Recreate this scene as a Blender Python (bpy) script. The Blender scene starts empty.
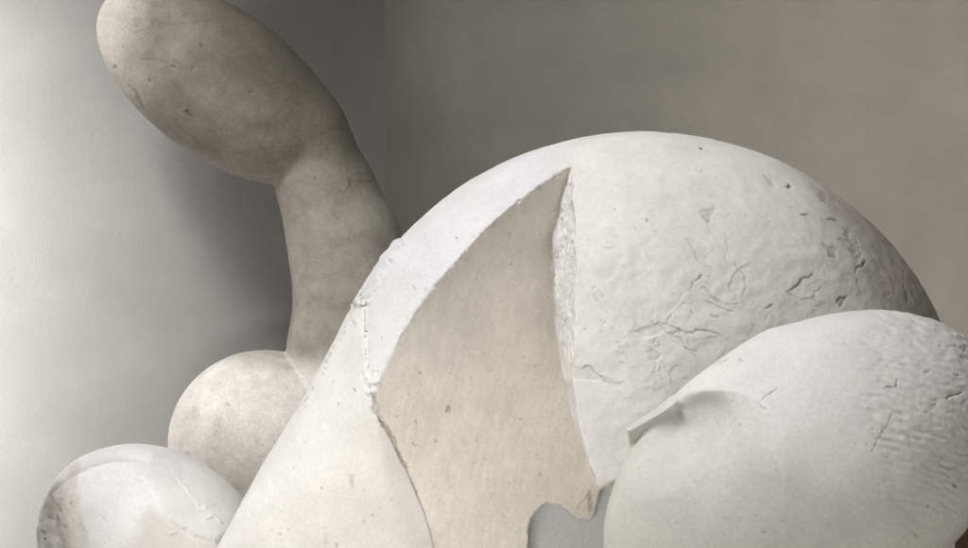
import bpy, math
import numpy as np

# ------------------------------------------------------------------ frame
F = 1867.0          # focal length in photo pixels (photo 968 x 548)
CX, CY = 484.0, 274.0
TABLE_Z = -0.31
f32 = np.float32
scene = bpy.context.scene
COL = scene.collection

# ------------------------------------------------------------------ noise
_TAB = np.random.default_rng(77).uniform(-1, 1, 65536).astype(f32)

def noise(P, scale, seed=0):
    """value noise -1..1 ; P (n,3) ; scale = size of one cell"""
    Q = (P / scale + 1000.37).astype(f32)
    I = Q.astype(np.int32)
    w = Q - I
    w = w * w * w * (w * (w * 6 - 15) + 10)
    x = I[:, 0] * np.int32(73856093); y = I[:, 1] * np.int32(19349663); z = I[:, 2] * np.int32(83492791) + np.int32(seed * 7919)
    X = (x, x + np.int32(73856093)); Y = (y, y + np.int32(19349663)); Z = (z, z + np.int32(83492791))
    def c(a, b, d):
        h = X[a] ^ Y[b] ^ Z[d]
        return _TAB[(h ^ (h >> 15)) & 65535]
    wx, wy, wz = w[:, 0], w[:, 1], w[:, 2]
    r = []
    for d in (0, 1):
        a = c(0, 0, d); a += (c(1, 0, d) - a) * wx
        b = c(0, 1, d); b += (c(1, 1, d) - b) * wx
        r.append(a + (b - a) * wy)
    return r[0] + (r[1] - r[0]) * wz

def fbm(P, scale, octv=4, seed=0, gain=.5):
    s = 0; a = 1; t = 0
    for k in range(octv):
        s = s + a * noise(P, scale / 2 ** k, seed + k * 17); t += a; a *= gain
    return s / t

def sstep(a, b, x):
    t = np.clip((x - a) / (b - a), 0, 1)
    return t * t * (3 - 2 * t)

# ------------------------------------------------------------------ surface extraction
def surface_nets(fn, lo, hi, h):
    lo = np.array(lo); n = np.ceil((np.array(hi) - lo) / h).astype(int) + 1
    ax = [lo[i] + np.arange(n[i]) * h for i in range(3)]
    V = np.empty(n, f32)
    for i in range(0, n[0], 16):                       # in slabs, to keep memory small
        X, Y, Z = np.meshgrid(ax[0][i:i + 16], ax[1], ax[2], indexing='ij')
        P = np.stack([X.ravel(), Y.ravel(), Z.ravel()], 1)
        V[i:i + 16] = fn(P, False).reshape(X.shape)
    S = V < 0
    c = S[:-1, :-1, :-1].astype(np.int8)
    tot = np.zeros_like(c)
    for a in (0, 1):
        for b in (0, 1):
            for d in (0, 1):
                tot += S[a:n[0] - 1 + a, b:n[1] - 1 + b, d:n[2] - 1 + d]
    act = (tot > 0) & (tot < 8)
    idx = -np.ones(act.shape, np.int64)
    cells = np.argwhere(act)
    idx[act] = np.arange(len(cells))
    acc = np.zeros((len(cells), 3)); cnt = np.zeros(len(cells))
    corners = [(a, b, d) for a in (0, 1) for b in (0, 1) for d in (0, 1)]
    for i, p in enumerate(corners):
        for q in corners[i + 1:]:
            if sum(abs(p[k] - q[k]) for k in range(3)) != 1: continue
            va = V[cells[:, 0] + p[0], cells[:, 1] + p[1], cells[:, 2] + p[2]]
            vb = V[cells[:, 0] + q[0], cells[:, 1] + q[1], cells[:, 2] + q[2]]
            m = (va < 0) != (vb < 0)
            t = np.where(m, va / np.where(m, va - vb, 1), 0)
            acc += (np.array(p) + t[:, None] * (np.array(q) - np.array(p))) * m[:, None]
            cnt += m
    verts = lo + (cells + acc / cnt[:, None]) * h
    quads = []
    for a in range(3):
        b, d = (a + 1) % 3, (a + 2) % 3
        sl0 = [slice(None)] * 3; sl1 = [slice(None)] * 3
        sl0[a] = slice(0, -1); sl1[a] = slice(1, None)
        s0, s1 = S[tuple(sl0)], S[tuple(sl1)]
        e = np.argwhere(s0 != s1)
        e = e[(e[:, b] > 0) & (e[:, d] > 0) & (e[:, b] < n[b] - 1) & (e[:, d] < n[d] - 1)]
        inside = s0[e[:, 0], e[:, 1], e[:, 2]]
        def cid(db, dd):
            c = e.copy(); c[:, b] -= db; c[:, d] -= dd
            return idx[c[:, 0], c[:, 1], c[:, 2]]
        Q = np.stack([cid(1, 1), cid(0, 1), cid(0, 0), cid(1, 0)], 1)
        Q[~inside] = Q[~inside][:, ::-1]
        quads.append(Q)
    return verts, np.concatenate(quads)

def subdivide(V, Q):
    n = len(V)
    E = np.concatenate([Q[:, [i, (i + 1) % 4]] for i in range(4)])
    E.sort(1)
    key = E[:, 0] * n + E[:, 1]
    u, inv = np.unique(key, return_inverse=True)
    em = (V[u // n] + V[u % n]) / 2
    fm = V[Q].mean(1)
    m = len(Q); ei = inv.reshape(4, m) + n
    fi = np.arange(m) + n + len(u)
    out = [np.stack([Q[:, i], ei[i], fi, ei[(i + 3) % 4]], 1) for i in range(4)]
    return np.concatenate([V, em, fm]), np.concatenate(out)

def gradient(fn, P, detail):
    e = 4e-4; g = np.empty_like(P); v = fn(P, detail)
    for k in range(3):
        d = np.zeros(3); d[k] = e
        g[:, k] = (fn(P + d, detail) - v) / e
    return g, v

def project(fn, P, h, detail, it=3):
    for _ in range(it):
        g, v = gradient(fn, P, detail)
        st = (v / np.maximum((g * g).sum(1), 1e-3))[:, None] * g
        L = np.linalg.norm(st, axis=1, keepdims=True)
        P = P - st * np.minimum(1, h * .7 / np.maximum(L, 1e-9))
    return P

def normals(V, Q):
    d = np.cross(V[Q[:, 2]] - V[Q[:, 0]], V[Q[:, 3]] - V[Q[:, 1]])
    N = np.zeros_like(V)
    for k in range(4):
        for a in range(3):
            N[:, a] += np.bincount(Q[:, k], d[:, a], len(V))
    return N / np.maximum(np.linalg.norm(N, axis=1, keepdims=True), 1e-12)

def make_mesh(name, V, Q, mat, attrs, parent=None):
    me = bpy.data.meshes.new(name)
    me.vertices.add(len(V)); me.vertices.foreach_set('co', V.astype(f32).ravel())
    me.loops.add(Q.size); me.loops.foreach_set('vertex_index', Q.astype(np.int32).ravel())
    me.polygons.add(len(Q)); me.polygons.foreach_set('loop_start', np.arange(0, Q.size, 4, dtype=np.int32))
    me.polygons.foreach_set('use_smooth', np.ones(len(Q), bool))
    me.update(calc_edges=True)
    for k, a in attrs.items():
        if a.ndim == 2:
            at = me.attributes.new(k, 'FLOAT_COLOR', 'POINT')
            at.data.foreach_set('color', np.c_[a, np.ones(len(a))].astype(f32).ravel())
        else:
            at = me.attributes.new(k, 'FLOAT', 'POINT')
            at.data.foreach_set('value', a.astype(f32))
    me.materials.append(mat)
    o = bpy.data.objects.new(name, me); COL.objects.link(o)
    if parent: o.parent = parent
    return o

def local(P, D):
    """world -> (u right, v down, t towards the viewer), in photo pixels at depth D, for shaping"""
    k = F / D
    return P[:, 0] * k + CX, CY - P[:, 2] * k, (D - P[:, 1]) * k

def persp(P):
    return P[:, 0] / P[:, 1] * F + CX, CY - P[:, 2] / P[:, 1] * F

def ell(u, v, t, c, s, ang, tc=0):
    """ellipsoid; ang = tilt of long axis (deg, y down); returns approx signed distance"""
    a = math.radians(ang); du, dv = u - c[0], v - c[1]
    x = (du * math.cos(a) + dv * math.sin(a)) / s[0]
    y = (-du * math.sin(a) + dv * math.cos(a)) / s[1]
    z = (t - tc) / s[2]
    r = np.sqrt(x * x + y * y + z * z) + 1e-6
    g = np.sqrt((x / s[0]) ** 2 + (y / s[1]) ** 2 + (z / s[2]) ** 2) + 1e-9
    return (r - 1) * r / g

def smin(a, b, k):
    h = np.clip(.5 + .5 * (b - a) / k, 0, 1)
    return b + (a - b) * h - k * h * (1 - h)

def smax(a, b, k): return -smin(-a, -b, k)

def capsule(u, v, t, a, b, ra, rb, sq=1.0):
    A = np.array(a, float); B = np.array(b, float); d = B - A
    w = np.clip(((u - A[0]) * d[0] + (v - A[1]) * d[1] + (t - A[2]) * d[2]) / (d @ d), 0, 1)
    return np.sqrt((u - A[0] - w * d[0]) ** 2 + (v - A[1] - w * d[1]) ** 2 + ((t - A[2] - w * d[2]) / sq) ** 2) - (ra + (rb - ra) * w)

def poly_dist(x, y, pts):
    """distance to an open polyline, side (+ = left of travel direction, y down) and position 0..1"""
    pts = np.array(pts, float); best = np.full(x.shape, 1e9); side = np.zeros(x.shape); pos = np.zeros(x.shape)
    n = len(pts) - 1
    for i in range(n):
        a, b = pts[i], pts[i + 1]; d = b - a; L2 = d @ d + 1e-9
        w = np.clip(((x - a[0]) * d[0] + (y - a[1]) * d[1]) / L2, 0, 1)
        q = np.hypot(x - a[0] - w * d[0], y - a[1] - w * d[1])
        m = q < best
        best = np.where(m, q, best)
        side = np.where(m, np.sign(d[1] * (x - a[0]) - d[0] * (y - a[1])), side)
        pos = np.where(m, (i + w) / n, pos)
    return best, side, pos

def poly_sdf(x, y, pts):
    pts = np.array(pts, float); n = len(pts)
    d = np.full(x.shape, 1e18); ins = np.zeros(x.shape, bool)
    for i in range(n):
        a, b = pts[i], pts[(i + 1) % n]; e = b - a
        w = np.clip(((x - a[0]) * e[0] + (y - a[1]) * e[1]) / (e @ e), 0, 1)
        d = np.minimum(d, (x - a[0] - w * e[0]) ** 2 + (y - a[1] - w * e[1]) ** 2)
        cond = (a[1] > y) != (b[1] > y)
        xs = a[0] + (y - a[1]) * e[0] / (e[1] if abs(e[1]) > 1e-9 else 1e-9)
        ins ^= cond & (x < xs)
    d = np.sqrt(d)
    return np.where(ins, -d, d)

class Surf:
    """carving and staining of a finished skin, in place on its real surface"""
    def __init__(s, V, N, px, ds=1.0):
        s.ds = ds
        s.V, s.N, s.px = V, N, px                       # px = metres per photo pixel at the object
        s.u, s.v = persp(V)
        view = V / np.linalg.norm(V, axis=1, keepdims=True)
        s.face = sstep(0.02, .2, -(N * view).sum(1))
        s.d = np.zeros(len(V)); s.stain = np.zeros(len(V)); s.white = np.zeros(len(V))
        j = px * 9
        s.ju = s.u + 2.2 * noise(V, j, 91) + 1.0 * noise(V, j / 3, 92)
        s.jv = s.v + 2.2 * noise(V, j, 93) + 1.0 * noise(V, j / 3, 94)
        fr = np.nonzero(s.face > 0)[0]; fr = fr[np.argsort(s.u[fr], kind='stable')]
        s.ord, s.us = fr, s.u[fr]
    def _near(s, pts, r):
        p = np.array(pts, float)
        i = s.ord[np.searchsorted(s.us, p[:, 0].min() - r):np.searchsorted(s.us, p[:, 0].max() + r)]
        v = s.v[i]
        return i[(v > p[:, 1].min() - r) & (v < p[:, 1].max() + r)]
    def groove(s, pts, w=1.2, dep=1.5, stain=.5):
        i = s._near(pts, 12 + 3 * w)
        if not len(i): return
        q, sd, pos = poly_dist(s.ju[i], s.jv[i], pts)
        ww = .68 * w * (.35 + .65 * np.sin(np.clip(pos, .03, .97) * math.pi) ** .6)
        g = np.exp(-(q / ww) ** 2) * s.face[i]
        s.d[i] -= s.ds * dep * g; s.stain[i] = np.maximum(s.stain[i], stain * g)
    def ledge(s, pts, h=1.5, L=14, stain=.25, w=1.5):
        """left side of the line stands proud, fading over L; the step itself is dirty"""
        i = s._near(pts, 3 * L + 6)
        if not len(i): return
        q, sd, pos = poly_dist(s.ju[i], s.jv[i], pts)
        en = sstep(0, .12, pos) * sstep(1, .88, pos)
        k = np.where(sd > 0, np.exp(-q / L), np.exp(-q / (L * .15)) * -.35)
        s.d[i] += s.ds * h * k * en * s.face[i]
        s.stain[i] = np.maximum(s.stain[i], stain * np.exp(-(q / w) ** 2) * (sd < 0) * en * s.face[i])
    def pit(s, p, r=2, dep=1.5, stain=.7, asp=1.0):
        i = s._near([p], r * 3 + 6)
        if not len(i): return
        q = np.hypot(s.ju[i] - p[0], (s.jv[i] - p[1]) * asp)
        g = sstep(r * 1.3, r * .5, q) * s.face[i]
        s.d[i] -= s.ds * dep * g; s.stain[i] = np.maximum(s.stain[i], stain * g)
    def chip(s, poly, dep=2, stain=.3, soft=1.5):
        i = s._near(poly, 8)
        if not len(i): return
        q = poly_sdf(s.ju[i], s.jv[i], poly)
        g = sstep(soft, -soft, q) * s.face[i]
        s.d[i] -= s.ds * dep * g * (1 + .3 * noise(s.V[i], s.px * 4, 5)); s.stain[i] = np.maximum(s.stain[i], stain * g * (.7 + .5 * noise(s.V[i], s.px * 6, 7)))
    def mask(s, poly, soft=6, jit=True):
        q = poly_sdf(s.ju if jit else s.u, s.jv if jit else s.v, poly)
        return sstep(soft, -soft, q) * s.face
    def scatter(s, rng, n, box, rr, dep, st):
        for _ in range(n):
            s.pit((rng.uniform(box[0], box[2]), rng.uniform(box[1], box[3])), rng.uniform(*rr), dep, rng.uniform(*st))
    def done(s): return s.V + s.N * (s.d * s.px)[:, None]

# ------------------------------------------------------------------ materials
def plaster(name, rough=.7, bump=.35, fine=.0012, spec=.25, stain_col=(.10, .075, .05), mott=1.0):
    m = bpy.data.materials.new(name); m.use_nodes = True
    nt = m.node_tree; N, L = nt.nodes, nt.links
    b = N['Principled BSDF']; b.inputs['Roughness'].default_value = rough; b.inputs['Specular IOR Level'].default_value = spec
    co = N.new('ShaderNodeTexCoord')
    col = N.new('ShaderNodeAttribute'); col.attribute_name = 'tone'
    st = N.new('ShaderNodeAttribute'); st.attribute_name = 'stain'
    def nz(sc, det, ro=.6):
        n = N.new('ShaderNodeTexNoise'); n.inputs['Scale'].default_value = sc; n.inputs['Detail'].default_value = det; n.inputs['Roughness'].default_value = ro
        L.new(co.outputs['Object'], n.inputs['Vector']); return n
    n1 = nz(28, 8, .65); n2 = nz(420, 4)
    r1 = N.new('ShaderNodeMapRange'); r1.inputs['From Min'].default_value = .3; r1.inputs['From Max'].default_value = .7
    r1.inputs['To Min'].default_value = 1 - .1 * mott; r1.inputs['To Max'].default_value = 1 + .04 * mott
    L.new(n1.outputs['Fac'], r1.inputs['Value'])
    r2 = N.new('ShaderNodeMapRange'); r2.inputs['From Min'].default_value = .3; r2.inputs['From Max'].default_value = .7
    r2.inputs['To Min'].default_value = 1 - .07 * mott; r2.inputs['To Max'].default_value = 1 + .05 * mott
    L.new(n2.outputs['Fac'], r2.inputs['Value'])
    mu = N.new('ShaderNodeMath'); mu.operation = 'MULTIPLY'; L.new(r1.outputs[0], mu.inputs[0]); L.new(r2.outputs[0], mu.inputs[1])
    vm = N.new('ShaderNodeVectorMath'); vm.operation = 'SCALE'
    L.new(col.outputs['Color'], vm.inputs[0]); L.new(mu.outputs[0], vm.inputs['Scale'])
    mx = N.new('ShaderNodeMix'); mx.data_type = 'RGBA'
    L.new(st.outputs['Fac'], mx.inputs['Factor']); L.new(vm.outputs[0], mx.inputs['A']); mx.inputs['B'].default_value = (*stain_col, 1)
    L.new(mx.outputs['Result'], b.inputs['Base Color'])
    bp = N.new('ShaderNodeBump'); bp.inputs['Strength'].default_value = bump; bp.inputs['Distance'].default_value = fine
    n3 = nz(160, 7, .6); L.new(n3.outputs['Fac'], bp.inputs['Height']); L.new(bp.outputs[0], b.inputs['Normal'])
    return m

def paint(name, color, rough=.8, var=.08, scale=6, bump=.15, streak=False):
    m = bpy.data.materials.new(name); m.use_nodes = True
    nt = m.node_tree; N, L = nt.nodes, nt.links
    b = N['Principled BSDF']; b.inputs['Roughness'].default_value = rough; b.inputs['Specular IOR Level'].default_value = .2
    co = N.new('ShaderNodeTexCoord')
    mp = N.new('ShaderNodeMapping'); L.new(co.outputs['Object'], mp.inputs['Vector'])
    if streak: mp.inputs['Scale'].default_value = (1, 1, .12)
    n = N.new('ShaderNodeTexNoise'); n.inputs['Scale'].default_value = scale; n.inputs['Detail'].default_value = 8; n.inputs['Roughness'].default_value = .6
    L.new(mp.outputs[0], n.inputs['Vector'])
    r = N.new('ShaderNodeMapRange'); r.inputs['From Min'].default_value = .3; r.inputs['From Max'].default_value = .7
    r.inputs['To Min'].default_value = 1 - var; r.inputs['To Max'].default_value = 1 + var; L.new(n.outputs['Fac'], r.inputs['Value'])
    g = N.new('ShaderNodeTexNoise'); g.inputs['Scale'].default_value = 700; g.inputs['Detail'].default_value = 3; L.new(co.outputs['Object'], g.inputs['Vector'])
    r2 = N.new('ShaderNodeMapRange'); r2.inputs['From Min'].default_value = .3; r2.inputs['From Max'].default_value = .7
    r2.inputs['To Min'].default_value = .93; r2.inputs['To Max'].default_value = 1.07; L.new(g.outputs['Fac'], r2.inputs['Value'])
    mu = N.new('ShaderNodeMath'); mu.operation = 'MULTIPLY'; L.new(r.outputs[0], mu.inputs[0]); L.new(r2.outputs[0], mu.inputs[1])
    vm = N.new('ShaderNodeVectorMath'); vm.operation = 'SCALE'; vm.inputs[0].default_value = color; L.new(mu.outputs[0], vm.inputs['Scale'])
    L.new(vm.outputs[0], b.inputs['Base Color'])
    bp = N.new('ShaderNodeBump'); bp.inputs['Strength'].default_value = bump; bp.inputs['Distance'].default_value = .001
    n3 = N.new('ShaderNodeTexNoise'); n3.inputs['Scale'].default_value = 240; n3.inputs['Detail'].default_value = 5; L.new(co.outputs['Object'], n3.inputs['Vector'])
    L.new(n3.outputs['Fac'], bp.inputs['Height']); L.new(bp.outputs[0], b.inputs['Normal'])
    return m

def lerp3(a, b, w): return np.array(a) * (1 - w)[:, None] + np.array(b) * w[:, None]

def tag(o, label, cat):
    o['label'] = label; o['category'] = cat
    return o

# ------------------------------------------------------------------ 1. the broken dome
D1 = 1.45; K1 = D1 / F
DC, DS = (642.0, 441.0), (320.0, 309.0, 200.0)

def ray_on_dome(pu, pv):
    """where the line of sight through a photo point meets the dome's ovoid (local px)"""
    d = np.array([(pu - CX) / F, 1, -(pv - CY) / F])
    lo, hi = D1 - .25, D1
    for _ in range(60):
        m = (lo + hi) / 2; P = (d * m)[None]
        u, v, t = local(P, D1)
        if ell(u, v, t, DC, DS, 0)[0] > 0: lo = m
        else: hi = m
    u, v, t = local((d * hi)[None], D1)
    return u[0], v[0], t[0]
_arc = np.array([ray_on_dome(*p) for p in [(572, 166), (535, 187), (500, 215), (468, 247), (440, 280), (416, 310), (395, 345), (373, 395)]])
_M = np.c_[_arc[:, 0], _arc[:, 1], np.ones(len(_arc))]
FA = np.linalg.lstsq(_M, _arc[:, 2], rcond=None)[0]         # facet plane t = a u + b v + c
_fn = math.sqrt(1 + FA[0] ** 2 + FA[1] ** 2)

WV = [100, 166, 200, 235, 300, 340, 380, 430, 470, 495, 560]
WB = [574, 571, 562, 553, 552, 556, 563, 575, 590, 600, 606]     # foot of the cut wall, seen from the front
WF = [578, 573, 573, 576, 575, 574, 573, 580, 592, 602, 608]     # its upper edge
HOLE = [(520, 720), (527, 560), (527, 532), (530, 517), (541, 505), (547, 502), (560, 505), (570, 512), (578, 518), (590, 520), (593, 517), (597, 500), (600, 488), (640, 470), (690, 520), (690, 720)]
OUTL_V = [285, 300, 309, 350, 405, 470, 548, 700]
OUTL_U = [372, 358, 349, 329, 299, 259, 217, 140]
CR_V = [285, 310, 350, 395, 425, 455, 490, 520, 548, 700]
CR_U = [364, 364, 365, 370, 382, 398, 415, 427, 434, 480]
CR_T = [70, 74, 84, 97, 92, 74, 44, 20, 0, -40]

def _smooth(V, U, sig=11):
    x = np.arange(250, 760.0); y = np.interp(x, V, U); k = np.exp(-(np.arange(-40, 41) / sig) ** 2 / 2); k /= k.sum()
    return x, np.convolve(np.pad(y, 40, mode='edge'), k, 'valid')
OUTL_V, OUTL_U = _smooth(OUTL_V, OUTL_U, 8); CR_V, CR_U = _smooth(CR_V, CR_U)
BLK_LO = np.array([.012, 1.532, TABLE_Z]); BLK_HI = np.array([.17, 1.62, -.165])
def box_sdf(P, lo, hi):
    c = (lo + hi) / 2; h = (hi - lo) / 2
    q = np.abs(P - c) - h
    return np.linalg.norm(np.maximum(q, 0), axis=1) + np.minimum(q.max(1), 0)

def dome(P, detail):
    u, v, t = local(P, D1); pu, pv = persp(P)
    E = ell(u, v, t, DC, DS, 0)
    tf = FA[0] * u + FA[1] * v + FA[2]
    Fp = (t - tf) / _fn
    if detail:
        E = E + .8 * noise(P, .035, 3) + .35 * noise(P, .008, 4)
        Fp = Fp + 1.0 * noise(P, .06, 5) + .45 * noise(P, .007, 6)
    tfr = np.sqrt(np.clip(1 - ((u - DC[0]) / DS[0]) ** 2 - ((v - DC[1]) / DS[1]) ** 2, 0, 1)) * DS[2]
    w = np.clip((t - tf) / np.maximum(tfr - tf, 5), 0, 1)
    wb = np.interp(pv, WV, WB); wf = np.interp(pv, WV, WF)
    Wp = (wb + (wf - wb) * sstep(0, 1, w)) - pu                # > 0 left of the wall
    if detail: Wp = Wp + 1.4 * noise(P, .012, 8) + .6 * noise(P, .004, 9)
    body = smax(E, smin(Fp, Wp * .9, 1.5), 1.5)
    # the flank left of the facet
    uo = np.interp(pv, OUTL_V, OUTL_U); uc = np.interp(pv, CR_V, CR_U)
    uo0, uc0 = uo, uc
    if detail:
        uc = uc + 1.0 * noise(P, .012, 10) + .5 * noise(P, .004, 11); uo = uo + .7 * noise(P, .02, 12) + .3 * noise(P, .006, 13)
    ur = uc0 - 26 * sstep(410, 500, pv)                         # soft crest of the flank
    ul = CX + (ur - CX) * .957
    ts = np.sqrt(np.clip(1 - ((ul - DC[0]) / DS[0]) ** 2 - ((v - DC[1]) / DS[1]) ** 2, 0, 1)) * DS[2]
    Tp = smin(FA[0] * ul + FA[1] * v + FA[2], ts, 45.0) + 5
    tb = -16.0
    x = np.clip((pu - uo0) / np.maximum(ur - uo0, 2), 0, 1)
    G = tb + (Tp - tb) * (.6 * np.sqrt(1 - (1 - x) ** 2) + .4 * x)
    bl = sstep(385, 425, pv)
    T = G * (1 - bl) + smin(G + .15 * np.maximum(pu - ur, 0) + 3, tf + 5, 6.0) * bl
    fl = np.maximum(np.maximum((uo - pu) * .85, (pu - uc) * .95), np.maximum((t - T) * .6, tb - t))
    fl = np.maximum(fl, 292 - pv)
    body = np.maximum(body, t - T + 1 - 60 * np.clip((312 - pv) / 8, 0, 1) - 400 * (pu > uc))
    f = np.minimum(body, fl)
    hd = poly_sdf(pu, pv, HOLE)
    if detail: hd = hd + 1.5 * noise(P, .009, 14) + .9 * noise(P, .003, 15)
    f = smax(f, -np.maximum(hd, -(t + 175)), 1.2)
    f = f * K1
    f = np.maximum(f, -(box_sdf(P, BLK_LO, BLK_HI) - .003))
    f = np.maximum(f, TABLE_Z - P[:, 2])
    return f

def build(fn, lo, hi, h, sub=1):
    V, Q = surface_nets(fn, lo, hi, h)
    V = project(fn, V, h, False, 2)
    for _ in range(sub): V, Q = subdivide(V, Q)
    V = project(fn, V, h, True, 2)
    return V, Q, normals(V, Q)

def bounds(D, u0, u1, v0, v1, t0, t1, zmin=None):
    k = D / F
    lo = [(u0 - CX) * k, D - t1 * k, -(v1 - CY) * k]; hi = [(u1 - CX) * k, D - t0 * k, -(v0 - CY) * k]
    if zmin is not None: lo[2] = zmin
    return lo, hi

GRID = .0017
V, Q, N = build(dome, *bounds(D1, 120, 985, 118, 700, -210, 215, TABLE_Z - .004), GRID, 1)
s = Surf(V, N, K1, .36)
rng = np.random.default_rng(5)
u, v, t = local(V, D1)
tf = FA[0] * u + FA[1] * v + FA[2]
uc = np.interp(s.v, CR_V, CR_U); wb = np.interp(s.v, WV, WB)
facet = ((np.abs(t - tf) < 4) & (ell(u, v, t, DC, DS, 0) < -1.6)).astype(float) * (s.u < wb + 4) * (s.u > uc - 1) * sstep(0, .3, -N[:, 1])
flank = (s.u < uc + 1.5) * (s.v > 300)
# -- cracks and flakes on the round face
G = s.groove
G([(760, 291), (770, 283), (783, 270), (799, 274 - 2), (813, 272)][:3] + [(790, 282)], .1, 0, 0)
G([(787, 293), (797, 284), (806, 278), (812, 272)], 1.5, 2.2, .75)
G([(689, 291), (694, 283), (703, 276)], 1.6, 2.4, .7)
G([(664, 331), (680, 333), (700, 329), (720, 334)], 1.5, 2.0, .6)
G([(856, 272), (860, 266), (866, 262)], 2.0, 2.8, .85)
G([(858, 278), (857, 284), (860, 292)], 1.2, 1.6, .5)
G([(838, 303), (842, 299), (848, 297)], 2.0, 2.4, .8)
G([(845, 300), (840, 306)], 1.6, 2.2, .6)
G([(766, 308), (772, 304)], 1.8, 2.2, .75)
G([(802, 213), (808, 214)], 1.8, 2.0, .7)
G([(828, 219), (836, 221)], 2.2, 1.5, .6)
G([(703, 288), (712, 298), (728, 304), (742, 302)], 1.3, 1.4, .35)
G([(705, 302), (722, 308), (733, 311)], 1.1, 1.6, .4); G([(708, 298), (724, 304)], 1.0, 1.2, .35)
G([(735, 264), (744, 273), (745, 286), (741, 296)], 1.2, 1.3, .4)
G([(686, 238), (692, 250), (702, 262), (712, 268)], 1.2, 1.2, .3)
G([(724, 233), (727, 248), (726, 262)], 1.0, 1.0, .25)
G([(652, 322), (668, 333), (684, 342), (690, 350)], 1.4, 1.6, .35)
G([(690, 349), (697, 357)], 1.4, 1.6, .3); G([(684, 346), (700, 354)], 1.0, 1.4, .3)
G([(672, 314), (666, 322)], 1.4, 1.4, .4); G([(712, 314), (722, 317)], 1.4, 1.6, .5)
G([(600, 248), (612, 247), (618, 246)], .8, .7, .25)
G([(905, 283), (908, 296), (906, 305)], 1.6, 1.8, .4); G([(896, 262), (903, 270), (902, 280)], 1.2, 1.2, .3)
G([(700, 340), (716, 337), (730, 333)], 1.0, 1.2, .3)
s.chip([(701, 212), (712, 206), (717, 207), (711, 216), (708, 224), (702, 219)], 1.6, .42)
s.chip([(822, 243), (828, 245), (834, 250), (836, 258), (830, 257), (824, 250)], 2.6, .55)
s.chip([(838, 238), (848, 237), (856, 244), (860, 253), (852, 254), (846, 246)], 2.0, .35)
s.chip([(842, 229), (848, 232), (850, 238), (844, 235)], 2.0, .4)
s.chip([(764, 176), (772, 178), (776, 186), (768, 184)], 1.0, .35)
s.chip([(816, 190), (824, 194), (827, 203), (820, 200)], 1.4, .45)
s.chip([(568, 363), (578, 366), (592, 366), (598, 376), (618, 383), (605, 384), (590, 380), (575, 378), (569, 370)], 2.2, .16)
s.chip([(635, 332), (645, 326), (660, 322), (667, 328), (660, 335), (648, 339), (640, 338)], 2.4, .2)
s.chip([(648, 352), (656, 350), (662, 356), (656, 362), (650, 360)], 1.8, .15)
s.ledge([(598, 376), (606, 382), (618, 384), (626, 381)], 1.8, 8, .3)
s.ledge([(580, 366), (592, 366), (597, 375)], 1.6, 6, .3)
s.ledge([(660, 322), (672, 324), (688, 338), (696, 352)], 2.0, 12, .2)
s.ledge([(850, 230), (858, 240), (862, 256), (856, 270)], 2.0, 9, .25)
s.ledge([(783, 292), (800, 300), (814, 296), (822, 280)], 1.2, 12, .05)
s.ledge([(735, 300), (728, 285), (738, 268), (750, 262)], 1.5, 10, .12)
s.ledge([(600, 290), (612, 308), (622, 330), (628, 352)], 1.0, 7, .05)
s.ledge([(700, 270), (688, 292), (676, 306), (662, 318)], 1.4, 10, .12)
s.pit((788, 186), 2.4, 2.5, .95); s.pit((700, 147), 1.6, 1.5, .8); s.pit((646, 221), 1.8, 1.5, .5); s.pit((575, 244), 1.4, 1, .4)
for a, b in [((592, 290), (632, 372)), ((652, 330), (662, 398))]:
    for k in range(26):                                  # rows of small torn flakes
        w = rng.uniform(0, 1); x = a[0] + (b[0] - a[0]) * w + rng.normal(0, 5); y = a[1] + (b[1] - a[1]) * w + rng.normal(0, 4)
        L = rng.uniform(2, 6); an = rng.uniform(-1.4, .6)
        G([(x, y), (x + L * math.cos(an), y - L * math.sin(an))], rng.uniform(.8, 1.6), rng.uniform(-2.0, 2.2), rng.uniform(0, .35))
for k in range(70):
    x, y = rng.uniform(640, 900), rng.uniform(200, 345); an = rng.uniform(-.6, 1.0); L = rng.uniform(2, 9)
    if k < 40: y = rng.uniform(280, 345)
    G([(x, y), (x + L * math.cos(an), y - L * math.sin(an)), (x + 1.7 * L * math.cos(an + .5), y - 1.7 * L * math.sin(an + .5))], rng.uniform(.7, 1.2), rng.uniform(-.8, 1.2), rng.uniform(.0, .22))
for k in range(26):
    x, y = rng.uniform(600, 900), rng.uniform(240, 400); an = rng.uniform(0, 6.28); L = rng.uniform(6, 16)
    s.ledge([(x, y), (x + L * math.cos(an), y + L * math.sin(an)), (x + 1.8 * L * math.cos(an + .6), y + 1.8 * L * math.sin(an + .6))], rng.uniform(.4, 1.0), rng.uniform(5, 12), rng.uniform(0, .12))
s.scatter(rng, 40, (600, 140, 930, 330), (.7, 1.4), .6, (.1, .45))
# torn edge beside the facet
tear = s.mask([(556, 228), (566, 222), (577, 232), (578, 262), (574, 300), (578, 345), (570, 362), (564, 330), (556, 300), (552, 260)], 4)
s.d += tear * (2.3 * noise(V * np.array([1, 1, .22]), K1 * 4, 21) + .5 * noise(V, K1 * 2.6, 22))
s.stain += tear * .10 * sstep(0, .6, noise(V * np.array([1, 1, .3]), K1 * 5, 24))
edge2 = s.mask([(560, 165), (572, 165), (570, 222), (560, 226), (552, 220)], 3)
s.d += edge2 * 1.0 * noise(V, K1 * 4, 23)
# lumps: the round face is rougher low and right
rough = sstep(560, 640, s.u) * (1 - facet) * (.35 + .65 * sstep(200, 290, s.v))
s.d += rough * (1.1 * fbm(V, K1 * 34, 3, 31) + .5 * fbm(V, K1 * 9, 3, 33))
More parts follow.
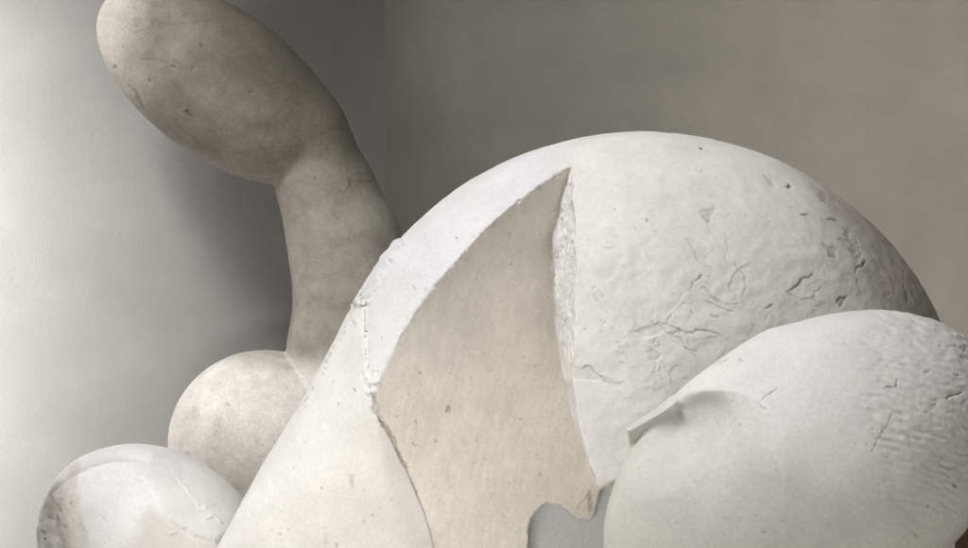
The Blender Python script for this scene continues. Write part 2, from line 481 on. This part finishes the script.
# facet: fine vertical tool streaks, nicks
s.d += facet * (.32 * noise(V * np.array([1, 1, .10]), K1 * 6, 40) + .22 * noise(V, K1 * 3, 41) + 1.2 * fbm(V, K1 * 60, 3, 42))
s.chip([(447, 406), (450, 406), (450, 413), (447, 412)], 2, .7, .6)
for p in [(449, 371), (436, 441), (461, 318), (420, 372), (500, 300), (520, 420), (476, 440)]: s.pit(p, 1.0, .8, .5)
G([(533, 388), (542, 386), (552, 390), (560, 386)], 1.2, -1.2, .1); G([(548, 394), (554, 388)], 1.0, -1.2, .1)
G([(552, 434), (557, 428)], 1.2, -1.2, .05); G([(569, 420), (573, 424)], 1.0, -1, .05); G([(457, 301), (472, 297)], .9, .8, .12); G([(455, 303), (466, 303)], .8, -.9, 0)
G([(430, 418), (434, 416)], 1, -.8, 0); s.pit((434, 496), 1.6, -1.6, 0)
G([(576, 510), (586, 496), (592, 488)], 1.6, 2, .3); s.chip([(588, 492), (594, 488), (593, 506), (590, 516), (588, 508)], 3, .5, 1)
s.scatter(rng, 90, (390, 190, 590, 545), (.6, 1.3), .8, (.08, .4))
for k in range(150):
    x, y = rng.uniform(400, 590), rng.uniform(200, 540); L = rng.uniform(1, 6)
    G([(x, y), (x + rng.uniform(-L, L), y + rng.uniform(-L, L))], rng.uniform(.6, 1.1), rng.uniform(-.6, .6), rng.uniform(0, .15))
# arc edge burrs
for k in range(80):
    w = rng.uniform(.02, .97); i = w * 7; j = int(i); A = [(572, 166), (535, 187), (500, 215), (468, 247), (440, 280), (416, 310), (395, 345), (373, 395)]
    x = A[j][0] + (A[j + 1][0] - A[j][0]) * (i - j) + rng.normal(0, 2); y = A[j][1] + (A[j + 1][1] - A[j][1]) * (i - j) + rng.normal(0, 2)
    s.pit((x, y), rng.uniform(1, 3.2), rng.uniform(-1.5, 3.4), rng.uniform(0, .15))
# dirty gap where the flank leaves the facet
G([(371, 396), (374, 410), (383, 424), (395, 442), (407, 468)], 2.6, 3.0, .5)
G([(411, 480), (414, 490), (416, 500)], 1.3, 1.6, .3)
s.chip([(370, 394), (376, 394), (381, 412), (388, 428), (384, 428), (374, 412)], 2.0, .35)
tipz = s.mask([(362, 372), (380, 372), (376, 394), (366, 396)], 3); s.d += tipz * 2.0 * noise(V, K1 * 5, 44)
# flank: specks, bruises, upper chipped band
s.scatter(rng, 34, (255, 330, 420, 548), (.8, 1.8), .8, (.12, .5))
s.chip([(349, 474), (354, 476), (353, 490), (349, 486)], .7, .22); s.chip([(322, 536), (327, 534), (327, 545), (323, 544)], .7, .2)
upper = s.mask([(345, 300), (400, 236), (404, 244), (386, 268), (374, 296), (366, 302), (350, 309)], 2.0)
s.d += upper * (4.2 + 1.0 * noise(V, K1 * 8, 51))
s.stain += upper * .06
G([(350, 311), (358, 306), (369, 303)], 1.8, 2.2, .25); G([(349, 312), (353, 322), (356, 328)], 1.2, 1.5, .35); G([(360, 296), (366, 292), (374, 290)], 1.2, 1.3, .2)
for k in range(18):
    x = rng.uniform(300, 345); y = np.interp(x, [259, 299, 329, 349], [470, 405, 350, 309]) + rng.uniform(2, 14)
    s.pit((x, y), rng.uniform(.9, 2.4), 1.0, rng.uniform(.1, .4))
base = np.tile(np.array([.775, .755, .73]), (len(V), 1))
cres = ((s.u < 590) & (facet < .5) & (~flank)).astype(float) * s.face
cres *= sstep(600, 520, s.u)
base = base * (1 - cres)[:, None] + np.array([.72, .72, .72]) * cres[:, None]
base = base * (1 - facet * .999)[:, None] + np.array([.87, .83, .77]) * facet[:, None] * .999
fs = facet * (.045 * noise(V * np.array([1, 1, .06]), K1 * 5, 64) + .08 * fbm(V, .05, 4, 65)); base = base * (1 + fs)[:, None]
fk = flank.astype(float) * (.8 + .2 * fbm(V, .05, 3, 61)); base = base * (1 - fk)[:, None] + np.array([.82, .805, .785]) * fk[:, None]
# shade of the far right shoulder, put into the colour
shade = sstep(-.15, .5, (u - 800) / 160 + (v - 260) / -900 + .35 * fbm(V, .06, 4, 62)) * (1 - facet)
base = base * (1 - .8 * shade)[:, None] + np.array([.28, .245, .205]) * (.8 * shade)[:, None]
blot = sstep(.1, .6, fbm(V, .045, 4, 63)) * (1 - facet * .6) * .22
base *= (1 - blot)[:, None] * np.array([1, 1, 1]) + blot[:, None] * np.array([.86, .82, .78])
base = base + np.minimum(s.white, .6)[:, None] * (.82 - base)
M_PL = plaster('aged_white_plaster', bump=.2)
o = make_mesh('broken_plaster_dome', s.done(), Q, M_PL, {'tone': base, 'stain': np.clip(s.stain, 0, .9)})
tag(o, 'large cracked white plaster dome with a beige wedge cut out of its left side', 'sculpture')

# ------------------------------------------------------------------ 2. front ovoid head
D2 = 1.15; K2 = D2 / F
EGG = dict(c=(803.3, 479.0), s=(218.3, 144.7, 135.0), a=-32.5)
RU = [590, 615, 629, 655, 690, 706, 730, 752, 775, 800]
RV = [462, 441, 430, 413, 394, 390.5, 391, 398, 412, 440]
def front(P, detail):
    u, v, t = local(P, D2)
    f = ell(u, v, t, EGG['c'], EGG['s'], EGG['a'])
    # brow: a tapered form running out to the lip over the cheek, undercut below the ridge
    pu, pv = persp(P)
    f = smax(f, -ell(u, v, t, (647, 431), (70, 35, 62), -35, 84), 20)
    cone = capsule(u, v, t, (634.5, 436, 6), (772, 436, -12), 5.5, 98)
    plate = np.maximum(poly_sdf(u, v, [(628, 430.5), (634.5, 464), (668, 450), (672, 402)]), -26 - t)
    ve = np.interp(pu, RU, RV)
    cut = (pv - ve + 2) * .55 + .8 * (t - 8 - .62 * (pu - 630))
    f = smin(f, smax(smin(cone, plate, 4), cut, 2 + 5 * sstep(650, 690, pu)), 3 + 9 * sstep(635, 680, pu) + 12 * sstep(700, 750, pu))
    if detail: f = f + .35 * noise(P, .03, 70)
    return f * K2
V, Q, N = build(front, *bounds(D2, 570, 1040, 280, 640, -155, 155), .0015, 1)
s = Surf(V, N, K2)
# brow ridge: a soft hollow below a crisp, fading edge
ve = np.interp(s.u, RU, RV)
slope = np.interp(s.u, [590, 690, 720, 800], [.85, .85, 1, .6])
q = (s.v - ve) * slope                                     # > 0 below the ridge
amp = np.interp(s.u, [600, 632, 650, 690, 720, 750, 785], [0, 0, 2, 14, 18, 10, 0])
wid = np.interp(s.u, [620, 660, 700, 760], [7, 11, 15, 28])
rec = np.interp(s.u, [620, 660, 700, 770], [34, 60, 80, 90])
fv = np.maximum(s.face, sstep(-.25, .1, -N[:, 1]))
qq = np.maximum(q, 0)
s.d -= amp * (1 - np.exp(-qq / wid)) * np.exp(-(qq / rec) ** 1.6) * fv
lip = np.interp(s.u, [600, 650, 675, 690, 715], [0, 0, 1, 1, 0])
s.d += lip * np.where(q > 0, np.exp(-(q / 2.5) ** 2), np.exp(-(q / 22) ** 2)) * fv
G = s.groove
G([(618, 478), (622, 466), (626, 458)], 1.6, -1.8, 0)
G([(759, 402), (768, 394), (776, 387)], 1.0, 1.3, .3); G([(757, 404), (766, 408)], 1.0, 1.0, .15)
G([(712, 366), (720, 361), (727, 357)], 1.2, 1.3, .35); s.pit((738, 421), 2.0, -1.2, 0)
# chiselled hair
hm = sstep(850, 895, s.u + 26 * noise(V, K2 * 40, 71) - .12 * (s.v - 400)) * sstep(300, 340, s.v + (s.u - 860) * .25)
# rows of scalloped tool marks, each row broken into short strokes
wv = 7 * fbm(V, .03, 2, 72) + 2.0 * noise(V, .005, 83); rv = (s.v - .30 * (s.u - 900) + wv) / 8.4
row = np.floor(rv); ph = rv - row
hsh = np.sin(row * 12.9898) * 43.758; hsh -= np.floor(hsh)
rn = np.stack([s.u / 12 + .3 * row, row * 1.37, 0 * row], 1)
h2 = sstep(-.8, .5, noise(rn, 1.0, 81)); h3 = noise(rn * np.array([.5, 1, 1]), 1.0, 82)
sc_ = np.sin(np.clip(ph, 0, 1) * math.pi) ** (1.2 + .5 * h3)
s.d -= hm * h2 * 2.2 * sc_ * sstep(540, 440, s.v) * (.45 + .55 * sstep(-.3, .4, fbm(V, .02, 2, 74)))
s.d += hm * .45 * fbm(V, K2 * 6, 2, 75)
hm2 = sstep(840, 930, s.u) * sstep(430, 500, s.v); a = math.radians(40)
HP = np.stack([(V[:, 0] * math.cos(a) - V[:, 2] * math.sin(a)) / 4, V[:, 1] * .5, V[:, 2] * math.cos(a) + V[:, 0] * math.sin(a)], 1)
s.d += hm2 * .9 * (noise(HP, K2 * 10, 76))
rng = np.random.default_rng(9)
for k in range(20):                                       # single chisel nicks
    x, y = rng.uniform(868, 966), rng.uniform(335, 470); L = rng.uniform(4, 12); an = rng.uniform(-.55, .1)
    G([(x, y), (x + L, y - L * math.sin(an))], rng.uniform(.8, 1.4), rng.uniform(.5, 1.5), rng.uniform(.02, .12))
G([(883, 388), (898, 387), (899, 380)], 1.4, 2.2, .35); G([(946, 398), (962, 392)], 2.2, 2.2, .3)
G([(872, 452), (880, 438), (890, 420), (892, 412)], 1.1, 1.4, .12)
s.scatter(rng, 22, (640, 330, 960, 545), (.8, 1.5), .8, (.15, .5))
s.pit((956, 486), 1.8, 1.4, .7); s.pit((930, 507), 1.5, 1, .5); s.pit((917, 535), 1.5, 1, .5)
s.d += .35 * fbm(V, K2 * 40, 3, 77) + .15 * noise(V, K2 * 5, 78)
base = np.tile(np.array([.83, .82, .80]), (len(V), 1))
shade = sstep(-.35, .6, .7 * fbm(V, .07, 4, 79) + (s.v - 425) / 130)  # shading of the ovoid's lower part, painted into its tone
base = lerp3((1, 1, 1), (.77, .755, .725), shade) * base
hp = hm * .12 + hm2 * .15; base = base * (1 - hp)[:, None] + np.array([.50, .47, .43]) * hp[:, None]
M_FR = plaster('smooth_white_plaster', rough=.55, bump=.16, fine=.0008, spec=.35)
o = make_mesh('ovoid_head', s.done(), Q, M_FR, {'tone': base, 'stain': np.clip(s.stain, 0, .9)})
tag(o, 'smooth white plaster ovoid head with brow ridge and chiselled hair, in front of the dome', 'sculpture')

# ------------------------------------------------------------------ 3. small ovoid, lower left
D3 = 1.52; K3 = D3 / F
def small(P, detail):
    u, v, t = local(P, D3)
    f = ell(u, v, t, (152.8, 548.7), (121.4, 97.5, 92), 33.3)
    if detail: f = f + .4 * noise(P, .03, 80)
    return np.maximum(f * K3, TABLE_Z - P[:, 2])
V, Q, N = build(small, *bounds(D3, 20, 290, 430, 670, -100, 100, TABLE_Z - .004), .0017, 1)
s = Surf(V, N, K3)
# long incision sweeping from the top round the left end
INC = [(150, 461), (135, 460.5), (112, 461), (90, 467), (70, 477), (55, 490), (46, 504), (42, 522)]
q, sd, pos = poly_dist(s.u, s.v, INC)
up = (sd < 0)
tp = sstep(0, .2, pos) * (.55 + .45 * sstep(1, .6, pos))
band = np.where(up, np.exp(-(q / (4 + 9 * np.sin(np.clip(pos, 0, 1) * 3.1))) ** 1.3), np.exp(-(q / 1.3) ** 2)) * tp * np.maximum(s.face, .5)
s.d -= 11.0 * band
s.d += 2.2 * (1 - up) * np.exp(-(q / 9) ** 2) * tp * s.face
s.stain += .24 * band * sstep(.05, .3, pos) + .5 * band * sstep(.45, .75, pos)  # incision's shade deepened in colour, with brown at the left end
# overlapping lobe on the right
lobe = s.mask([(150, 455), (146, 478), (158, 496), (165, 514), (178, 527), (192, 535), (214, 541), (226, 534), (250, 520), (260, 490), (215, 462), (170, 446)], 2.5)
s.d += 2.6 * lobe * (.5 + .5 * sstep(470, 520, s.v))
s.ledge([(172, 479), (188, 496), (205, 514)], 1.2, 10, .03)
s.groove([(205, 521), (212, 518), (219, 523)], 2.5, -1.5, 0)
s.groove([(100, 516), (106, 524)], 1.2, 1.2, .1); s.groove([(170, 535), (178, 532)], 1.2, -1.5, .0)
rough = s.mask([(30, 490), (58, 484), (76, 500), (88, 560), (30, 560)], 5)
s.d += rough * (1.8 * fbm(V, K3 * 14, 4, 83)) + .25 * fbm(V, K3 * 12, 3, 84)
rng = np.random.default_rng(3)
for k in range(22):
    s.pit((rng.uniform(38, 72), rng.uniform(488, 548)), rng.uniform(1, 2.6), rng.uniform(-1, 1.5), rng.uniform(.1, .6))
brown = s.mask([(66, 462), (76, 458), (78, 480), (80, 505), (86, 524), (91, 560), (60, 560), (58, 500)], 4.0)
grey = s.mask([(20, 480), (50, 480), (62, 486), (66, 520), (72, 560), (20, 560)], 9)
base = np.tile(np.array([.89, .885, .88]), (len(V), 1))
base = base * (1 - .5 * brown)[:, None] + np.array([.60, .52, .45]) * (.5 * brown)[:, None]
gb = grey * (.62 + .38 * fbm(V, K3 * 14, 4, 85)); base = base * (1 - gb)[:, None] + np.array([.27, .24, .20]) * gb[:, None]
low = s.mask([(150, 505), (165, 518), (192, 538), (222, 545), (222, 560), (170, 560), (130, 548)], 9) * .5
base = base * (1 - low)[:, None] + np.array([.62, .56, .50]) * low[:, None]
lb = lobe * .5; base = base * (1 - lb)[:, None] + np.array([.78, .76, .74]) * lb[:, None]
gm = sstep(.15, .6, fbm(V, .03, 4, 86)) * .2; base = base * (1 - gm)[:, None] + np.array([.6, .6, .6]) * gm[:, None]
o = make_mesh('plaster_egg', s.done(), Q, M_FR, {'tone': base, 'stain': np.clip(s.stain, 0, .9)})
tag(o, 'small white plaster egg with an incised line and brown stained end, at lower left', 'sculpture')

# ------------------------------------------------------------------ 4. tall figure: bent ovoid head on a long neck
D4 = 1.78; K4 = D4 / F
def head_s(u, v, t): return ell(u, v, t, (219.6, 83.8), (140.4, 74.0, 76), 35.6)
def figure(P, detail):
    u, v, t = local(P, D4)
    hd = head_s(u, v, t)
    if detail: hd = hd + .5 * noise(P, .03, 101)
    nk = capsule(u, v, t, (306, 146, 0), (326, 190, 0), 42, 49)
    for a, b, ra, rb in [((326, 190), (344, 240), 49, 57), ((344, 240), (354, 300), 57, 61), ((354, 300), (353, 350), 61, 65), ((353, 350), (350, 420), 65, 80)]:
        nk = smin(nk, capsule(u, v, t, (*a, 0), (*b, 0), ra, rb), 4)
    if detail: nk = nk + .8 * noise(P, .04, 102)
    wk = (u - 312) * .85 - (v - 165) * .5
    f = smin(hd, nk, 4 + 26 * sstep(-8, 38, wk))
    b1 = ell(u, v, t, (265, 441), (95, 91, 90), 0, 6)
    b2 = ell(u, v, t, (440, 450), (95, 91, 90), 0, 6)
    f = smin(f, smin(b1, b2, 8), 3)
    st = np.maximum(np.hypot(u - 345, t) - 105, 455 - v)
    f = smin(f, st, 10)
    return np.maximum(f * K4, TABLE_Z - P[:, 2])
V, Q, N = build(figure, *bounds(D4, 75, 560, -40, 700, -120, 120, TABLE_Z - .004), .0021, 1)
s = Surf(V, N, K4, .45)
rng = np.random.default_rng(12)
for p, r, st in [((172, 66), 3, .5), ((149, 80), 1.8, .7), ((188, 113), 2.6, .7), ((191, 115), 1.8, .7), ((192, 67), 2.6, .45), ((200, 46), 2, .4), ((155, 22), 4.5, .35), ((137, 22), 6, .3), ((168, 16), 4, .3), ((186, 14), 4, .3),
                 ((315, 178), 2.2, .5), ((351, 180), 2.4, .6), ((338, 219), 2.2, .6), ((336, 214), 4, .35), ((314, 262), 1.6, .6), ((326, 304), 1.4, .6), ((293, 262), 1.6, .4), ((252, 92), 2.6, .4), ((228, 405), 3, .5), ((212, 388), 3, .2), ((122, 48), 1.5, .5), ((115, 68), 2.6, .4)]:
    s.pit(p, r * .85, 1.6, st * .7)
G = s.groove
G([(140, 59), (150, 60), (166, 62)], 1.1, 1.0, .3); G([(199, 41), (202, 48)], 1.2, 1.2, .6)
G([(128, 86), (136, 96), (144, 108)], 2.2, 1.5, .4)
s.ledge([(110, 20), (135, 32), (160, 24), (180, 24), (214, 22), (240, 30)], 1.0, 16, .05)
s.ledge([(278, 190), (300, 182), (316, 186), (330, 194), (345, 190), (352, 178)], .6, 8, .06)
s.ledge([(350, 172), (360, 184), (372, 180)], 1.2, 8, .15)
G([(348, 176), (350, 186)], 1.6, 1.6, .5)
for k in range(30):
    x, y = rng.uniform(100, 400), rng.uniform(0, 340); an = rng.uniform(0, 6.28); L = rng.uniform(2, 8)
    G([(x, y), (x + L * math.cos(an), y + L * math.sin(an))], rng.uniform(.7, 1.4), .7, rng.uniform(.05, .35))
s.scatter(rng, 220, (98, 0, 400, 350), (.5, 1.5), .6, (.06, .32)); s.scatter(rng, 26, (170, 350, 310, 500), (.7, 1.6), .6, (.08, .35))
s.d += .8 * fbm(V, K4 * 26, 4, 105)
u, v, t = local(V, D4)
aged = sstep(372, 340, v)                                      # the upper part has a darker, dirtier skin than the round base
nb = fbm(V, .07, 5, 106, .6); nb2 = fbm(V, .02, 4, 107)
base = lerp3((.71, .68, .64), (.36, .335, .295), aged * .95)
k = sstep(-.25, .5, nb) * aged * .42; base = base * (1 - k)[:, None] + np.array([.17, .15, .122]) * k[:, None]
k = sstep(.05, .6, nb2) * .3; base = base * (1 - k)[:, None] + np.array([.27, .24, .20]) * k[:, None]
nb3 = fbm(V, .009, 3, 109); base = base * (1 + .10 * nb3)[:, None]
k = sstep(.25, .6, fbm(V, .05, 4, 108)) * .3 * (1 - aged * .5); base = base * (1 - k)[:, None] + np.array([.58, .47, .39]) * k[:, None]
k = sstep(165, 105, s.u + 14 * nb) * aged * .8; base = base * (1 - k)[:, None] + np.array([.72, .69, .65]) * k[:, None]  # light on the head's left tip, painted as paler plaster
k = sstep(-40, 60, (s.u - 250) * .8 - (s.v - 95) * .6 + 30 * nb) * sstep(240, 150, s.v) * aged * .8; base = base * (1 - k)[:, None] + np.array([.15, .132, .105]) * k[:, None]  # shaded upper right of the head, darkened in the colour
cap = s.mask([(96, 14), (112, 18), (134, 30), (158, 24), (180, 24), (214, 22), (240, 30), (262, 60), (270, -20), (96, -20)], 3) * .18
base = base * (1 - cap)[:, None] + np.array([.34, .30, .25]) * cap[:, None]
M_TF = plaster('dirty_plaster', rough=.78, bump=.45, fine=.0015, spec=.18, mott=1.9)
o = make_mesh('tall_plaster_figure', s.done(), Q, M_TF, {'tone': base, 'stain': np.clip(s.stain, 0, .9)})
tag(o, 'tall stained plaster figure with bent ovoid head, long neck and round base', 'sculpture')

# ------------------------------------------------------------------ blocks, table, walls
def box(name, lo, hi, mat, bev=.002, rot=0, org=(0, 0, 0)):
    import bmesh
    bm = bmesh.new(); bmesh.ops.create_cube(bm, size=1)
    for w in bm.verts:
        w.co = [lo[i] + (w.co[i] + .5) * (hi[i] - lo[i]) for i in range(3)]
    if bev: bmesh.ops.bevel(bm, geom=bm.edges[:], offset=bev, segments=2, affect='EDGES')
    me = bpy.data.meshes.new(name); bm.to_mesh(me); bm.free(); me.materials.append(mat)
    o = bpy.data.objects.new(name, me); COL.objects.link(o); o.location = org; o.rotation_euler = (0, 0, rot)
    return o
M_GREY = paint('grey_painted_metal', (.60, .615, .62), .6, .06, 9)
M_WOOD = paint('dark_wood', (.055, .035, .022), .5, .3, 14)
M_TABLE = paint('pale_wood_top', (.72, .68, .61), .6, .1, 8)
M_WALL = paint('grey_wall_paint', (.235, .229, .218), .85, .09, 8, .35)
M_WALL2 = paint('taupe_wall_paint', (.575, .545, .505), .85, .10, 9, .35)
M_FLOOR = paint('floor_concrete', (.3, .29, .27), .7, .1, 3)
o = box('support_block', BLK_LO + [0, 0, .0005], BLK_HI, M_GREY); tag(o, 'plain grey block showing through the broken gap under the dome', 'support block')
o = box('dark_block', (.335, 1.255, TABLE_Z + .0005), (.46, 1.33, -.172), M_WOOD); tag(o, 'dark brown block added behind the lower right of the ovoid head', 'wooden block')  # box added to make the dark patch at the lower right
o = box('wooden_stand', (.10, 1.09, TABLE_Z + .0005), (.29, 1.22, -.212), M_WOOD); tag(o, 'low dark wooden stand carrying the smooth ovoid head', 'stand')
o = box('table_top', (-.68, .6, TABLE_Z - .06), (.8, 1.95, TABLE_Z), M_TABLE, .003); o['kind'] = 'structure'
CORN = (-.1034, 1.95, 0)
AL, AR = math.radians(180 + 12), math.radians(-25)
# walls run from the corner towards the viewer; box spans x = 0..len along the wall
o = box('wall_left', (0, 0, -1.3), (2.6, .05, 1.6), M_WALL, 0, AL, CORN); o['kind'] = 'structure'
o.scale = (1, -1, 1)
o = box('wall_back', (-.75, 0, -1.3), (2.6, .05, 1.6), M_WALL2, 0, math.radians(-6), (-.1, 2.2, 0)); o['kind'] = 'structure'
o = box('floor', (-4, -3, -1.35), (4, 4, -1.3), M_FLOOR, 0); o['kind'] = 'structure'

# ------------------------------------------------------------------ light
w = bpy.data.worlds.new('World'); scene.world = w; w.use_nodes = True
w.node_tree.nodes['Background'].inputs['Color'].default_value = (1.0, .93, .82, 1)
w.node_tree.nodes['Background'].inputs['Strength'].default_value = .115
from mathutils import Vector
def area(name, loc, to, sx, sy, power, color, spread=180):
    l = bpy.data.lights.new(name, 'AREA'); l.shape = 'RECTANGLE'; l.size = sx; l.size_y = sy; l.energy = power; l.color = color; l.spread = math.radians(spread)
    o = bpy.data.objects.new(name, l); COL.objects.link(o); o.location = loc
    o.rotation_euler = (Vector(to) - Vector(loc)).to_track_quat('-Z', 'Y').to_euler()
    return o
def aim(az, el, d=1.5, c=(0, 1.5, -.05)):
    a, e = math.radians(az), math.radians(el)
    return (c[0] + d * math.sin(a) * math.cos(e), c[1] - d * math.cos(a) * math.cos(e), c[2] + d * math.sin(e))
area('window_light', aim(-43, 52, 1.6, (.05, 1.45, -.1)), (.08, 1.35, -.16), .5, .5, 2.25, (1, .985, .965), 50)
area('side_fill', (-.8, 1.3, 0), (-.7, 1.85, 0), .12, .8, 6.4, (1, .99, .98), 68)  # unseen lamp added to grade the left wall from bright to dark
area('wall_fill', aim(-18, 47, 1.5, (-.42, 1.88, 0)), (-.45, 1.88, -.08), .3, .3, .85, (1, .985, .96), 32)  # added out of view, lights the left wall and throws the head's shadow
area('second_wall_fill', aim(-38, 50, 1.5, (-.42, 1.88, 0)), (-.45, 1.88, -.08), .25, .25, .3, (1, .985, .96), 32)  # another unseen lamp added to brighten the left wall
area('front_fill', (-.16, .66, -.24), (-.10, 1.45, -.17), .3, .1, .19, (1, .98, .95), 38)  # low lamp added out of view to lift the beige facet
area('low_fill', (.3, .75, -.285), (.2, 1.12, -.17), .3, .1, .21, (1, .985, .96), 110)  # added just above the table, unseen, brightens the ovoid's underside
area('back_wall_fill', (.62, 1.0, .75), (.45, 2.15, .1), .5, .3, .95, (1, .97, .91), 72)  # unseen lamp added to brighten the back wall towards the right

# ------------------------------------------------------------------ camera
cam = bpy.data.cameras.new('camera'); co = bpy.data.objects.new('camera', cam); COL.objects.link(co)
co.rotation_euler = (math.radians(90), 0, 0)
cam.sensor_width = 36; cam.lens = 36 * F / 968; cam.clip_start = .05; cam.clip_end = 100
scene.camera = co
scene.view_settings.view_transform = 'Standard'; scene.view_settings.look = 'None'; scene.view_settings.exposure = 0; scene.view_settings.gamma = 1
